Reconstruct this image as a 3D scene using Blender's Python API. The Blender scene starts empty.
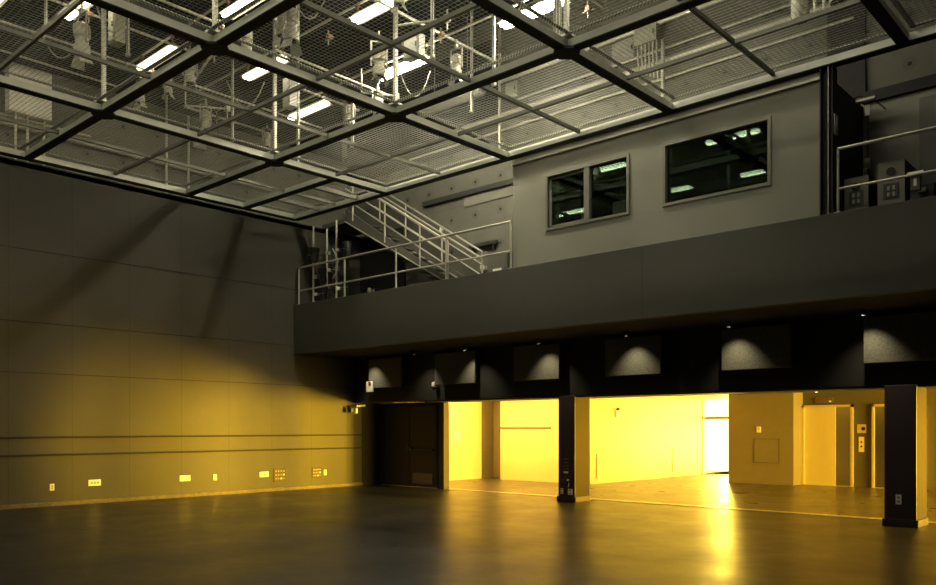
import bpy, bmesh, math, random
from mathutils import Vector, Matrix
random.seed(7)
S = bpy.context.scene
C = S.collection
PI = math.pi

# ------------------------------------------------------------------ camera
cd = bpy.data.cameras.new('camera')
cd.sensor_width = 36.0
cd.lens = 814.0 / 936.0 * 36.0
cd.shift_y = (428.0 - 292.5) / 936.0
cd.clip_start, cd.clip_end = 0.05, 200
cam = bpy.data.objects.new('camera', cd)
C.objects.link(cam)
cam.location = (0, 0, 1.6)
cam.rotation_euler = (PI / 2, 0, math.radians(42.35))
S.camera = cam

# ------------------------------------------------------------------ world and exposure
DAY = (1.0, 0.63, 0.062)
SUNCOL = (1.0, 0.585, 0.03)
w = bpy.data.worlds.new('daylight')
S.world = w
w.use_nodes = True
w.node_tree.nodes['Background'].inputs[0].default_value = (1.0, .88, .27, 1)
w.node_tree.nodes['Background'].inputs[1].default_value = 4.5
S.view_settings.view_transform = 'Standard'
S.view_settings.look = 'None'
S.view_settings.exposure = 0.0
S.view_settings.gamma = 1.0
S.view_settings.use_curve_mapping = False


def area(name, loc, rot, sx, sy, energy, color, spread=180):
    l = bpy.data.lights.new(name, 'AREA')
    l.shape = 'RECTANGLE'
    l.size, l.size_y = sx, sy
    l.energy = energy
    l.color = color
    l.spread = math.radians(spread)
    o = bpy.data.objects.new(name, l)
    C.objects.link(o)
    o.location, o.rotation_euler = loc, rot
    return o


# daylight behind the two glazed walls of the corridor
area('daylight_corridor_end', (4.9, 19.4, 1.4), (0, PI / 2, 0), 2.6, 7.8, 6600, DAY)
sl = bpy.data.lights.new('low_sun', 'SUN')
sl.energy = 34
sl.color = SUNCOL
sl.angle = math.radians(13)
so = bpy.data.objects.new('low_sun', sl)
C.objects.link(so)
so.location = (12, 24, 2)
so.rotation_euler = Vector((-1, -.40, -.005)).to_track_quat('-Z', 'Y').to_euler()
area('daylight_passage', (-11.7, 27.6, 1.35), (-PI / 2, 0, 0), 2.4, 2.6, 900, DAY, 70)
LAMP_W = 15
LAMP_COL = (1.0, 0.955, 0.72)
SPOT_W = 45


# ------------------------------------------------------------------ materials
class N:
    def __init__(s, name):
        s.m = bpy.data.materials.new(name)
        s.m.use_nodes = True
        s.t = s.m.node_tree
        s.b = s.t.nodes['Principled BSDF']

    def n(s, kind, **kw):
        x = s.t.nodes.new(kind)
        for k, v in kw.items():
            setattr(x, k, v)
        return x

    def l(s, a, b):
        s.t.links.new(a, b)

    def val(s, sock, v):
        if hasattr(v, 'links') or isinstance(v, bpy.types.NodeSocket):
            s.l(v, sock)
        else:
            sock.default_value = v

    def math(s, op, a, b=0.0, c=0.0):
        x = s.n('ShaderNodeMath', operation=op)
        s.val(x.inputs[0], a)
        s.val(x.inputs[1], b)
        s.val(x.inputs[2], c)
        return x.outputs[0]

    def coords(s):
        tc = s.n('ShaderNodeTexCoord')
        sp = s.n('ShaderNodeSeparateXYZ')
        s.l(tc.outputs['Object'], sp.inputs[0])
        return tc.outputs['Object'], sp.outputs

    def noise(s, vec, scale, detail=4, rough=.6):
        x = s.n('ShaderNodeTexNoise')
        s.l(vec, x.inputs['Vector'])
        x.inputs['Scale'].default_value = scale
        x.inputs['Detail'].default_value = detail
        x.inputs['Roughness'].default_value = rough
        return x.outputs['Fac']

    def mix(s, fac, a, b):
        x = s.n('ShaderNodeMix', data_type='RGBA')
        s.val(x.inputs['Factor'], fac)
        for i, v in ((6, a), (7, b)):
            if isinstance(v, tuple):
                x.inputs[i].default_value = (*v, 1) if len(v) == 3 else v
            else:
                s.l(v, x.inputs[i])
        return x.outputs[2]

    def line(s, coord, period, width, offset=0.0):
        """1 on thin lines each «period» along coord"""
        a = s.math('ADD', coord, offset)
        a = s.math('PINGPONG', a, period / 2)
        return s.math('LESS_THAN', a, width / 2)

    def bump(s, h, strength=.3, dist=.01):
        x = s.n('ShaderNodeBump')
        x.inputs['Strength'].default_value = strength
        x.inputs['Distance'].default_value = dist
        s.l(h, x.inputs['Height'])
        s.l(x.outputs[0], s.b.inputs['Normal'])


def simple(name, col, rough=.6, metal=0., var=.12, scale=6., spec=.5):
    k = N(name)
    v, _ = k.coords()
    f = k.noise(v, scale)
    dark = tuple(c * (1 - var) for c in col)
    lite = tuple(min(1, c * (1 + var)) for c in col)
    k.l(k.mix(f, dark, lite), k.b.inputs['Base Color'])
    k.b.inputs['Roughness'].default_value = rough
    k.b.inputs['Metallic'].default_value = metal
    k.b.inputs['Specular IOR Level'].default_value = spec
    return k.m


def emit(name, col, strength):
    k = N(name)
    k.b.inputs['Base Color'].default_value = (*col, 1)
    k.b.inputs['Emission Color'].default_value = (*col, 1)
    k.b.inputs['Emission Strength'].default_value = strength
    return k.m


def panelled(name, col, rough, u, v, pu, pv, ou=0, ov=0, lw=.012, var=.18, spec=.4, bump=.15):
    """sheet panels with dark joints; u, v name the two object axes of the wall"""
    k = N(name)
    vec, o = k.coords()
    f = k.noise(vec, 1.3, 6)
    f2 = k.noise(vec, 30, 3)
    base = k.mix(f, tuple(c * (1 - var) for c in col), tuple(c * (1 + var) for c in col))
    base = k.mix(k.math('MULTIPLY', f2, .35), base, tuple(c * .7 for c in col))
    j = k.math('MAXIMUM', k.line(o[u], pu, lw, ou), k.line(o[v], pv, lw, ov))
    base = k.mix(k.math('MULTIPLY', j, .55), base, tuple(c * .25 for c in col))
    k.l(base, k.b.inputs['Base Color'])
    k.b.inputs['Roughness'].default_value = rough
    k.b.inputs['Specular IOR Level'].default_value = spec
    k.bump(k.math('SUBTRACT', f2, j), bump, .006)
    return k.m


def concrete(name, col, u, v, bump=.25):
    k = N(name)
    vec, o = k.coords()
    f = k.noise(vec, 1.1, 8, .65)
    f2 = k.noise(vec, 14, 5)
    base = k.mix(f, tuple(c * .6 for c in col), tuple(c * 1.35 for c in col))
    base = k.mix(k.math('MULTIPLY', f2, .4), base, tuple(c * .75 for c in col))
    j = k.math('MAXIMUM', k.line(o[u], 2.4, .02, .3), k.line(o[v], 1.2, .015, .1))
    hu = k.math('PINGPONG', k.math('ADD', o[u], .45), .4)
    hv = k.math('PINGPONG', k.math('ADD', o[v], .4), .4)
    r = k.math('SQRT', k.math('ADD', k.math('MULTIPLY', hu, hu), k.math('MULTIPLY', hv, hv)))
    hole = k.math('LESS_THAN', r, .035)
    ring = k.math('MULTIPLY', k.math('LESS_THAN', r, .11), .35)
    base = k.mix(k.math('MAXIMUM', k.math('MULTIPLY', j, .5), ring), base, tuple(c * .5 for c in col))
    base = k.mix(hole, base, tuple(c * .12 for c in col))
    k.l(base, k.b.inputs['Base Color'])
    k.b.inputs['Roughness'].default_value = .85
    k.bump(f2, bump, .01)
    return k.m


def floor_mat(name, a, b, r0, r1, seam=True, scuff=2.2):
    k = N(name)
    vec, o = k.coords()
    f = k.noise(vec, .9, 8, .7)
    mp = k.n('ShaderNodeMapping')
    mp.inputs['Scale'].default_value = (9, .8, 1)
    k.l(vec, mp.inputs[0])
    f2 = k.noise(mp.outputs[0], 2.5, 6, .7)
    f3 = k.math('POWER', k.noise(vec, 5, 10, .75), 3.0)
    br = k.n('ShaderNodeTexBrick')
    k.l(vec, br.inputs['Vector'])
    br.inputs['Scale'].default_value = 1
    br.inputs['Brick Width'].default_value = 2.44
    br.inputs['Row Height'].default_value = 1.22
    br.inputs['Mortar Size'].default_value = .006 if seam else 0.0
    br.inputs['Color1'].default_value = (.8, .8, .8, 1)
    br.inputs['Color2'].default_value = (1, 1, 1, 1)
    br.inputs['Mortar'].default_value = (.25, .25, .25, 1)
    base = k.mix(k.math('ADD', k.math('ADD', k.math('MULTIPLY', f, .4), k.math('MULTIPLY', f2, .25)), k.math('MULTIPLY', f3, scuff)), a, b)
    k.b.inputs['Specular IOR Level'].default_value = .6
    k.b.inputs['IOR'].default_value = 1.75
    mm = k.n('ShaderNodeMix', data_type='RGBA', blend_type='MULTIPLY')
    mm.inputs['Factor'].default_value = 1
    k.l(base, mm.inputs[6])
    k.l(br.outputs['Color'], mm.inputs[7])
    k.l(mm.outputs[2], k.b.inputs['Base Color'])
    rr = k.n('ShaderNodeMapRange')
    k.l(f, rr.inputs[0])
    rr.inputs[1].default_value, rr.inputs[2].default_value = .3, .7
    rr.inputs[3].default_value, rr.inputs[4].default_value = r0, r1
    k.l(rr.outputs[0], k.b.inputs['Roughness'])
    h = k.math('ADD', f2, k.math('MULTIPLY', br.outputs['Fac'], -.6))
    k.bump(h, .12, .004)
    return k.m


def glass_mat(name, refl, tint, trans):
    k = N(name)
    out = k.t.nodes['Material Output']
    t = k.n('ShaderNodeBsdfTransparent')
    t.inputs[0].default_value = (*trans, 1)
    g = k.n('ShaderNodeBsdfGlossy')
    g.inputs['Color'].default_value = (*tint, 1)
    g.inputs['Roughness'].default_value = .005
    lw = k.n('ShaderNodeFresnel')
    lw.inputs[0].default_value = 1.5
    fac = k.math('ADD', lw.outputs[0], refl)
    ms = k.n('ShaderNodeMixShader')
    k.l(fac, ms.inputs[0])
    k.l(t.outputs[0], ms.inputs[1])
    k.l(g.outputs[0], ms.inputs[2])
    k.l(ms.outputs[0], out.inputs[0])
    return k.m


def perforated(name, col):
    k = N(name)
    vec, o = k.coords()
    d = k.line(k.math('ADD', o[0], o[1]), .055, .027)
    z = k.math('GREATER_THAN', o[2], -1e3)
    k.l(k.mix(k.math('MULTIPLY', d, z), col, tuple(c * .22 for c in col)), k.b.inputs['Base Color'])
    k.b.inputs['Roughness'].default_value = .5
    k.b.inputs['Metallic'].default_value = .1
    return k.m


def brushed(name, col, rough, metal=1.0):
    k = N(name)
    vec, o = k.coords()
    mp = k.n('ShaderNodeMapping')
    mp.inputs['Scale'].default_value = (60, 60, .6)
    k.l(vec, mp.inputs[0])
    f = k.noise(mp.outputs[0], 3, 3)
    k.l(k.mix(f, tuple(c * .85 for c in col), col), k.b.inputs['Base Color'])
    k.b.inputs['Metallic'].default_value = metal
    k.b.inputs['Roughness'].default_value = rough
    return k.m


M = dict(
    floor=floor_mat('studio floor', (.003, .003, .0026), (.013, .0125, .011), .27, .42),
    cfloor=floor_mat('corridor floor', (.05, .04, .024), (.10, .08, .05), .24, .40, True, .3),
    roof=simple('black painted roof', (.010, .010, .009), .9),
    lwall=panelled('grey wall panels', (.066, .060, .046), .6, 1, 2, 1.22, 20, .35, 0),
    black=simple('matt black paint', (.012, .010, .010), .75),
    soffit=simple('black soffit', (.005, .0045, .004), .85),
    lintel=simple('black acoustic plaster', (.018, .016, .0135), .8, scale=60, var=.4),
    fascia=panelled('dark grey fascia boards', (.085, .078, .064), .6, 0, 2, 7.32, 30, 7.3, 0, var=.12),
    control=panelled('mid grey wall board', (.27, .26, .212), .65, 0, 2, 30, 30, 3, 3, var=.06, bump=.05),
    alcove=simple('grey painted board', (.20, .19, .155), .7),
    conc_y=concrete('raw concrete', (.135, .131, .106), 0, 2),
    conc_x=concrete('raw concrete side', (.17, .165, .135), 1, 2),
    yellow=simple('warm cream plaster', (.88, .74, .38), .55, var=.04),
    strip2=simple('pale brass plate', (.80, .62, .22), .5, .1),
    bar=simple('dull steel bar', (.20, .195, .165), .5, .2),
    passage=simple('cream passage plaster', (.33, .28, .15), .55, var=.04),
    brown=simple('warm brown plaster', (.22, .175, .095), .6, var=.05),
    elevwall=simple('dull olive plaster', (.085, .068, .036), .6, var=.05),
    beam=simple('grey galvanised steel', (.72, .72, .65), .45, .2, var=.15),
    perf=perforated('perforated steel strip', (.55, .55, .47)),
    steel=simple('galvanised pipe', (.58, .56, .47), .4, .4, var=.15),
    wire=simple('woven wire', (.38, .37, .31), .5, .3),
    lampbody=simple('white enamel', (.55, .53, .46), .4),
    added_wash=emit('yellow glow of added washer', (1.0, .64, .06), 10.0),  # glow of the added corridor wall light
    tube=emit('glowing tube', (1.0, .93, .68), 13.0),
    tubehot=emit('glowing tube, strong', (1.0, .93, .68), 165.0),
    tubedim=emit('glowing tube, weak', (1.0, .90, .62), 6.0),
    grey=simple('pale grey enamel', (.36, .35, .28), .5, .1),
    midgrey=simple('mid grey enamel', (.33, .32, .28), .5, .2),
    dark=simple('dark enamel', (.03, .03, .028), .5),
    copper=simple('rusty clamp', (.28, .16, .10), .5, .4),
    blanket=simple('dark acoustic blanket', (.035, .034, .030), .95),
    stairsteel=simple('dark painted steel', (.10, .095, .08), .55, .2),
    rail=simple('worn steel rail', (.50, .48, .40), .45, .4),
    white=simple('white plastic', (.85, .83, .74), .45),
    brownplate=simple('brown metal plate', (.030, .022, .014), .5, .3),
    stainless=brushed('brushed stainless steel', (.80, .72, .50), .22),
    satin=brushed('steel with painted yellow reflection', (.85, .70, .30), .45, .35),  # yellow reflection put into the leaf colour
    brass=simple('brassy frame', (.75, .60, .28), .4, .6),
    kick=simple('kick plate', (.17, .13, .10), .4, .5),
    door=simple('black door paint', (.022, .014, .014), .45),
    column=simple('dark column paint', (.030, .018, .018), .5),
    col_lit_side=simple('paint toned for lit faces', (.028, .021, .013), .75, spec=.12),  # same column paint, retoned for its sunlit face
    lit_tone=simple('paint toned for lit faces', (.045, .038, .024), .6),  # lighter tone given to parts the corridor light strikes
    acoustic=simple('rough acoustic board', (.13, .125, .095), .95, scale=30, var=.85),
    glassdark=glass_mat('control room glass', -.008, (.72, 1.0, .82), (.55, .6, .55)),
    glass=glass_mat('clear glazing', .02, (1, 1, 1), (.97, .97, .96)),
    frame=simple('grey window frame', (.20, .19, .155), .5, .2),
    alu=simple('aluminium mullion', (.45, .40, .25), .4, .5),
    strip=simple('pale threshold strip', (.85, .78, .60), .3, .9),
    red=simple('dull red plastic', (.17, .055, .02), .5),
    lens=simple('black lens', (.01, .01, .012), .12),
    skirt=simple('dusty cove base', (.15, .12, .07), .7, var=.8, scale=9),
    desk=simple('dark desk top', (.05, .045, .04), .5),
    outside=simple('pale paving', (.6, .58, .5), .8),
)


# ------------------------------------------------------------------ mesh builder
class MB:
    def __init__(s):
        s.bm = bmesh.new()

    def box(s, x0, x1, y0, y1, z0, z1, bev=0.0):
        r = bmesh.ops.create_cube(s.bm, size=1)
        vs = r['verts']
        for v in vs:
            v.co = Vector((x0 + (v.co.x + .5) * (x1 - x0), y0 + (v.co.y + .5) * (y1 - y0), z0 + (v.co.z + .5) * (z1 - z0)))
        if bev:
            es = list({e for v in vs for e in v.link_edges})
            bmesh.ops.bevel(s.bm, geom=es, offset=bev, segments=2, profile=.5, affect='EDGES')
        return s

    def hexa(s, pts):
        """eight corners: four of one end, four of the other"""
        v = [s.bm.verts.new(p) for p in pts]
        for f in ((3, 2, 1, 0), (4, 5, 6, 7), (0, 1, 5, 4), (1, 2, 6, 5), (2, 3, 7, 6), (3, 0, 4, 7)):
            s.bm.faces.new([v[i] for i in f])
        return s

    def bar(s, a, b, w, h, up=(0, 0, 1)):
        a, b = Vector(a), Vector(b)
        d = (b - a).normalized()
        u = Vector(up)
        side = d.cross(u).normalized() * (w / 2)
        top = side.cross(d).normalized() * (h / 2)
        s.hexa([a - side - top, a + side - top, a + side + top, a - side + top,
                b - side - top, b + side - top, b + side + top, b - side + top])
        return s

    def tube(s, a, b, r, n=8, r2=None, caps=True):
        a, b = Vector(a), Vector(b)
        d = b - a
        q = Vector((0, 0, 1)).rotation_difference(d.normalized()).to_matrix().to_4x4()
        bmesh.ops.create_cone(s.bm, cap_ends=caps, cap_tris=False, segments=n, radius1=r,
                              radius2=r if r2 is None else r2, depth=d.length,
                              matrix=Matrix.Translation((a + b) / 2) @ q)
        return s

    def path(s, pts, r, n=8):
        for a, b in zip(pts, pts[1:]):
            s.tube(a, b, r, n)
        for p in pts[1:-1]:
            s.ball(p, r, 8, 6)
        return s

    def ball(s, c, r, u=12, v=8):
        bmesh.ops.create_uvsphere(s.bm, u_segments=u, v_segments=v, radius=r, matrix=Matrix.Translation(c))
        return s

    def lathe(s, prof, n=16, off=(0, 0, 0)):
        rings = []
        for r, z in prof:
            rings.append([s.bm.verts.new((off[0] + r * math.cos(2 * PI * i / n), off[1] + r * math.sin(2 * PI * i / n), off[2] + z)) for i in range(n)])
        for A, B in zip(rings, rings[1:]):
            for i in range(n):
                s.bm.faces.new((A[i], A[(i + 1) % n], B[(i + 1) % n], B[i]))
        s.bm.faces.new(rings[0][::-1])
        s.bm.faces.new(rings[-1])
        return s

    def build(s, name, mat, parent=None, smooth=False, local=False):
        """coordinates are world ones; shifted to the parent's place unless local"""
        off = Vector((0, 0, 0))
        p = parent
        while p is not None and not local:
            off += p.location
            p = p.parent
        if off.length:
            bmesh.ops.translate(s.bm, vec=-off, verts=s.bm.verts)
        bmesh.ops.recalc_face_normals(s.bm, faces=s.bm.faces)
        me = bpy.data.meshes.new(name)
        s.bm.to_mesh(me)
        s.bm.free()
        me.materials.append(mat)
        if smooth:
            me.shade_smooth()
            for e in me.edges:
                pass
            try:
                me.set_sharp_from_angle(angle=math.radians(40))
            except Exception:
                pass
        o = bpy.data.objects.new(name, me)
        C.objects.link(o)
        if parent is not None:
            o.parent = parent
        return o


def B(*a, **k):
    return MB().box(*a, **k)


def tag(o, label=None, cat=None, group=None, kind=None):
    if label: o['label'] = label
    if cat: o['category'] = cat
    if group: o['group'] = group
    if kind: o['kind'] = kind
    return o


def thing(name, label, cat, loc=(0, 0, 0), rz=0, group=None):
    o = bpy.data.objects.new(name, None)
    o.empty_display_size = .1
    C.objects.link(o)
    o.location = loc
    o.rotation_euler = (0, 0, rz)
    return tag(o, label, cat, group)


def struct(o, label, cat):
    return tag(o, label, cat, kind='structure')


def dup(root, loc, rz=0, label=None, scale=None):
    r = root.copy()
    C.objects.link(r)
    r.location = loc
    r.rotation_euler = (0, 0, rz)
    if scale: r.scale = scale
    if label: r['label'] = label
    for ch in list(root.children):
        c = ch.copy()
        C.objects.link(c)
        c.parent = r
        for g in list(ch.children):
            d = g.copy()
            C.objects.link(d)
            d.parent = c
    return r


# ------------------------------------------------------------------ the setting
XL, XR, YF, YB, ZR = -17.5, 6.0, -5.0, 14.8, 11.4
XU = -18.15                                  # the concrete above the panelled side wall stands back
struct(B(-19.5, XR + .3, YF - .3, 15.4, -.3, 0).build('floor', M['floor']), 'dark scuffed studio floor with sheet joints', 'floor')
struct(B(-20.5, 5.0, 15.4, 29, -.3, 0).build('floor_corridor', M['cfloor']), 'glossy corridor floor beyond the openings', 'floor')
struct(B(-13.2, -10.2, 26.5, 34, -.05, .0).build('ground', M['outside']), 'pale paving outside the passage glazing', 'ground')
struct(B(XU - .3, XR + .3, YF - .3, 15.1, ZR, ZR + .3).build('ceiling', M['roof']), 'black roof high above the wire grid', 'ceiling')

# panelled side wall with two dado rails
wl = B(XL - .15, XL, YF, 15.4, 0, 6.93).build('wall_left', M['lwall'])
struct(wl, 'tall grey panelled side wall, lower part lit yellow', 'wall')
for z0, z1, nm in ((1.39, 1.43, 'trim_1'), (1.03, 1.07, 'trim_2')):
    t = B(XL, XL + .035, YF, 14.75, z0, z1, bev=.006).build(nm, M['black'])  # black colour stands for the shadow line along each rail
    struct(t, 'narrow dado rail along the panelled wall, ' + ('upper one' if z0 > 1.2 else 'lower one'), 'trim')
for z, nm in ((2.70, 'trim_3'), (3.72, 'trim_4'), (5.17, 'trim_5')):
    struct(B(XL, XL + .008, YF, 14.75, z, z + .014).build(nm, M['black']), 'thin horizontal joint strip on the panelled wall at height %.1f m' % z, 'trim')
bl = B(XL, XL + .05, YF, 14.8, 0, .09, bev=.012).build('baseboard_left', M['skirt'])
struct(bl, 'scuffed pale cove base along the panelled wall', 'baseboard')

struct(B(XU - .3, XU, YF, YB, 6.6, ZR).build('wall_left_upper', M['conc_x']), 'raw concrete side wall above the wire grid', 'wall')
struct(B(XU - .1, XL, YF, YB, 6.80, 6.90).build('trim_6', M['midgrey']), 'ledge closing the top of the panelled wall', 'trim')
struct(B(XU - .3, XR + .3, YB, YB + .3, 4.75, ZR).build('wall_back_upper', M['conc_y']), 'raw concrete back wall with tie holes above the balcony', 'wall')
struct(B(XR, XR + .3, YF, 15.4, 0, ZR).build('wall_right', M['black']), 'wall out of view on the other side, blackened to cut bounced light', 'wall')
struct(B(XU - .3, XR + .3, YF - .3, YF, 0, ZR).build('wall_front', M['black']), 'wall behind the camera, blackened to cut bounced light', 'wall')  # both unseen walls made black to hold down bounced light

# lintel wall under the balcony, balcony slab and fascia
struct(B(XL - .15, XR, 14.5, 15.4, 2.30, 4.60).build('wall_back', M['lintel']), 'black wall band above the lit openings', 'wall')
struct(B(.2, XR, 14.5, 15.35, 0, 2.30).build('wall_sun_stop', M['black']), 'added black wall past the broad column, out of view, narrowing the sunlight', 'wall')  # unseen wall added to narrow the low sun on the side wall
struct(B(-14.75, XR, 14.52, 15.38, 2.26, 2.30).build('trim_7', M['lit_tone']), 'soffit strip lightened as if lit, lining the top of the openings', 'trim')  # lit underside of the lintel put into a lighter strip
struct(B(XL, XR, 12.62, 14.8, 3.50, 4.75).build('ceiling_balcony', M['soffit']), 'black underside and deck of the balcony', 'ceiling')
fa = B(XL, XR, 12.50, 12.62, 3.50, 4.77, bev=.008).build('wall_balcony', M['fascia'])
struct(fa, 'long dark grey balcony front', 'wall')

# door recess beside the panelled wall
struct(B(XL - .15, -14.93, 15.45, 15.6, 0, 2.30).build('wall_recess', M['black']), 'black wall holding the double doors', 'wall')
struct(B(XL - .15, XL + .02, 14.8, 15.45, 0, 2.30).build('wall_recess_side', M['black']), 'black return of the door recess', 'wall')
pj = B(-14.99, -14.80, 15.30, 15.5, 0, 2.30).build('trim_8', M['lit_tone'])
struct(pj, 'pale post between the black doors and the first lit opening', 'trim')

# columns
def column(name, x0, x1, y0, y1, label):
    c = B(x0, x1, y0, y1, 0, 2.30, bev=.01).build(name, M['column'])
    struct(c, label, 'column')
    B(x1 - .012, x1 + .006, y0 + .015, y1 + .004, .02, 2.30).build('lit_side_panel', M['col_lit_side'], c)  # skin tinting the column paint on its sunlit side
    mb = MB().box(x0 - .025, x1 + .03, y0 - .03, y0 + .0, 0, .12, bev=.008)
    mb.box(x1, x1 + .03, y0 - .03, y1 + .02, 0, .12, bev=.008)
    mb.build('column_base', M['column'], c)
    return c
c1 = column('column_1', -10.52, -10.08, 14.47, 15.0, 'square dark column with switch plates between two lit openings')
c2 = column('column_2', -3.95, -3.47, 14.47, 15.05, 'broad dark column with one white outlet at the far end of the wide opening')

struct(B(-14.7, XR, 15.30, 15.52, 0, .012).build('trim_9', M['strip']), 'thin pale threshold strip where studio and corridor floors meet', 'trim')

# corridor
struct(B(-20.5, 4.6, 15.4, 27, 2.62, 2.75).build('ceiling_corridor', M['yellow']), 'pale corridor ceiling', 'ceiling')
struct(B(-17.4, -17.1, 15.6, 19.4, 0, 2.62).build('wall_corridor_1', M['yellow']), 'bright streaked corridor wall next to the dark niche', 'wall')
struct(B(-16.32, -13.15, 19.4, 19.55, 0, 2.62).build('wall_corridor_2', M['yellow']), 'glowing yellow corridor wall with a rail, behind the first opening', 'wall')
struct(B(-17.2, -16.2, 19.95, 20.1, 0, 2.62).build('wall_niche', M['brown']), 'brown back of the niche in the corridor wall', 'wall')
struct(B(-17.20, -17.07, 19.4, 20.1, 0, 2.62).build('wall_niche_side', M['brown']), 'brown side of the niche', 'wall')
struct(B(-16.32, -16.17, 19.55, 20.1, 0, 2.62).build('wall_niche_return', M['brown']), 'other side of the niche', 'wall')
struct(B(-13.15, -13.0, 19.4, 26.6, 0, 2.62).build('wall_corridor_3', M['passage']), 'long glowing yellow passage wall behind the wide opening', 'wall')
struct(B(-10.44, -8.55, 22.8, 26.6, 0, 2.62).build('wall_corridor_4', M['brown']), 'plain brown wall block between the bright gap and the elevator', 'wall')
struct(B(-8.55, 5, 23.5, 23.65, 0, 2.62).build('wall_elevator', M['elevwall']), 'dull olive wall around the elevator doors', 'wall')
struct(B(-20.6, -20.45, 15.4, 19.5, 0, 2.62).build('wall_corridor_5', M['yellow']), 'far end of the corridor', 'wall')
mb = MB().box(-8.55, -8.45, 23.46, 23.5, 0, .1).box(-7.18, -6.72, 23.48, 23.5, 0, .1).box(-5.4, 4.6, 23.48, 23.5, 0, .1)
struct(mb.build('baseboard_back', M['elevwall']), 'low baseboard of the elevator wall', 'baseboard')
struct(B(-10.44, -8.55, 22.785, 22.8, 0, .1).build('baseboard_block', M['brown']), 'low baseboard of the brown wall block', 'baseboard')
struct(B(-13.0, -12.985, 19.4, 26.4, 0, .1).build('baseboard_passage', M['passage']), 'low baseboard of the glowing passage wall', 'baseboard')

# glazing of the passage (seen as the bright gap) and of the corridor end
def glazing(name, label, axis, c, a0, a1, n, z1=2.62, fw=.03):
    g = thing(name, label, 'window', (0, 0, 0))
    tag(g, kind='structure')
    def bx(a, b, t, z0, zz):
        return (a, b, c - t, c + t, z0, zz) if axis == 'y' else (c - t, c + t, a, b, z0, zz)
    st = (a1 - a0) / n
    for i in range(n + 1):
        a = min(max(a0 + i * st, a0 + fw), a1 - fw)
        B(*bx(a - fw, a + fw, .05, 0, z1)).build('mullion', M['alu'], g)
    for z in (fw, z1 - fw):
        B(*bx(a0, a1, .045, z - fw, z + fw)).build('transom', M['alu'], g)
    for i in range(n):
        B(*bx(a0 + i * st + fw, a0 + (i + 1) * st - fw, .006, 2 * fw, z1 - 2 * fw)).build('pane', M['glass'], g)
    return g
g1 = glazing('window_3', 'bright glazing closing the end of the passage', 'y', 26.4, -13.0, -10.44, 1, fw=.008)
B(-13.0, -10.44, 26.33, 26.39, 1.90, 1.99).build('transom', M['midgrey'], g1)
g2 = glazing('window_4', 'glazed end of the corridor beyond the elevators', 'x', 4.3, 15.5, 23.5, 5)

# elevator doors
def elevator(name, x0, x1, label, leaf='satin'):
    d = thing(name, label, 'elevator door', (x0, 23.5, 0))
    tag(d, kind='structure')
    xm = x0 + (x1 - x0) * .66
    B(x0 + .06, xm, 23.435, 23.455, .01, 2.17).build('door_leaf', M[leaf], d)  # wider leaf carries the painted reflection; the split marks its edge
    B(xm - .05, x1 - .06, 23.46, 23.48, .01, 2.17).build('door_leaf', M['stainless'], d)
    mb = MB().box(x0, x0 + .06, 23.40, 23.5, 0, 2.24).box(x1 - .06, x1, 23.40, 23.5, 0, 2.24).box(x0, x1, 23.40, 23.5, 2.17, 2.24)
    mb.build('door_frame', M['brass'], d)
    B(x0 + .06, x1 - .06, 23.38, 23.5, 0, .012).build('door_sill', M['steel'], d)
    return d
elevator('door_2', -8.545, -7.18, 'stainless elevator door with a painted yellow reflection under the small red sign')
elevator('door_3', -6.70, -5.41, 'second elevator door mostly hidden behind the broad column', 'stainless')

# double black doors
d1 = thing('door_1', 'pair of black double doors with push bar and kick plate, beside the panelled wall', 'door', (-16.1, 15.4, 0))
tag(d1, kind='structure')
for i, (a, b) in enumerate(((-17.22, -16.21), (-16.19, -15.18))):
    lf = B(a, b, 15.39, 15.435, .012, 2.2, bev=.004).build('door_leaf', M['door'], d1)
    if i == 1:
        B(a + .13, b - .12, 15.375, 15.389, .10, .38).build('kick_plate', M['kick'], lf)
        mb = MB().tube((a + .06, 15.335, 1.02), (b - .1, 15.335, 1.02), .018)
        mb.box(a + .04, a + .12, 15.33, 15.39, .97, 1.08, bev=.006).box(b - .14, b - .08, 15.33, 15.39, .99, 1.05, bev=.006)
        mb.build('push_bar', M['stairsteel'], lf)
    else:
        mb = MB().box(b - .10, b - .05, 15.37, 15.39, .95, 1.13, bev=.004).tube((b - .075, 15.34, 1.04), (b - .17, 15.34, 1.04), .012)
        mb.build('door_lever', M['stairsteel'], lf)
mb = MB().box(-17.30, -17.22, 15.38, 15.45, 0, 2.27).box(-15.18, -15.10, 15.38, 15.45, 0, 2.27).box(-17.30, -15.10, 15.38, 15.45, 2.2, 2.27)
mb.build('door_frame', M['black'], d1)
B(-17.3, -15.1, 15.34, 15.45, 0, .012).build('door_sill', M['strip'], d1)

# niche door in the corridor
d4 = thing('door_4', 'narrow brown door in the shaded niche of the corridor', 'door', (-16.7, 19.9, 0))
tag(d4, kind='structure')
B(-17.04, -16.66, 19.90, 19.95, .01, 2.4, bev=.004).build('door_leaf', M['brown'], d4)
B(-16.66, -16.64, 19.88, 19.95, .01, 2.4).build('door_edge', M['brownplate'], d4)
MB().tube((-16.72, 19.86, 1.5), (-16.72, 19.9, 1.5), .03).build('door_knob', M['brownplate'], d4)

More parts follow.
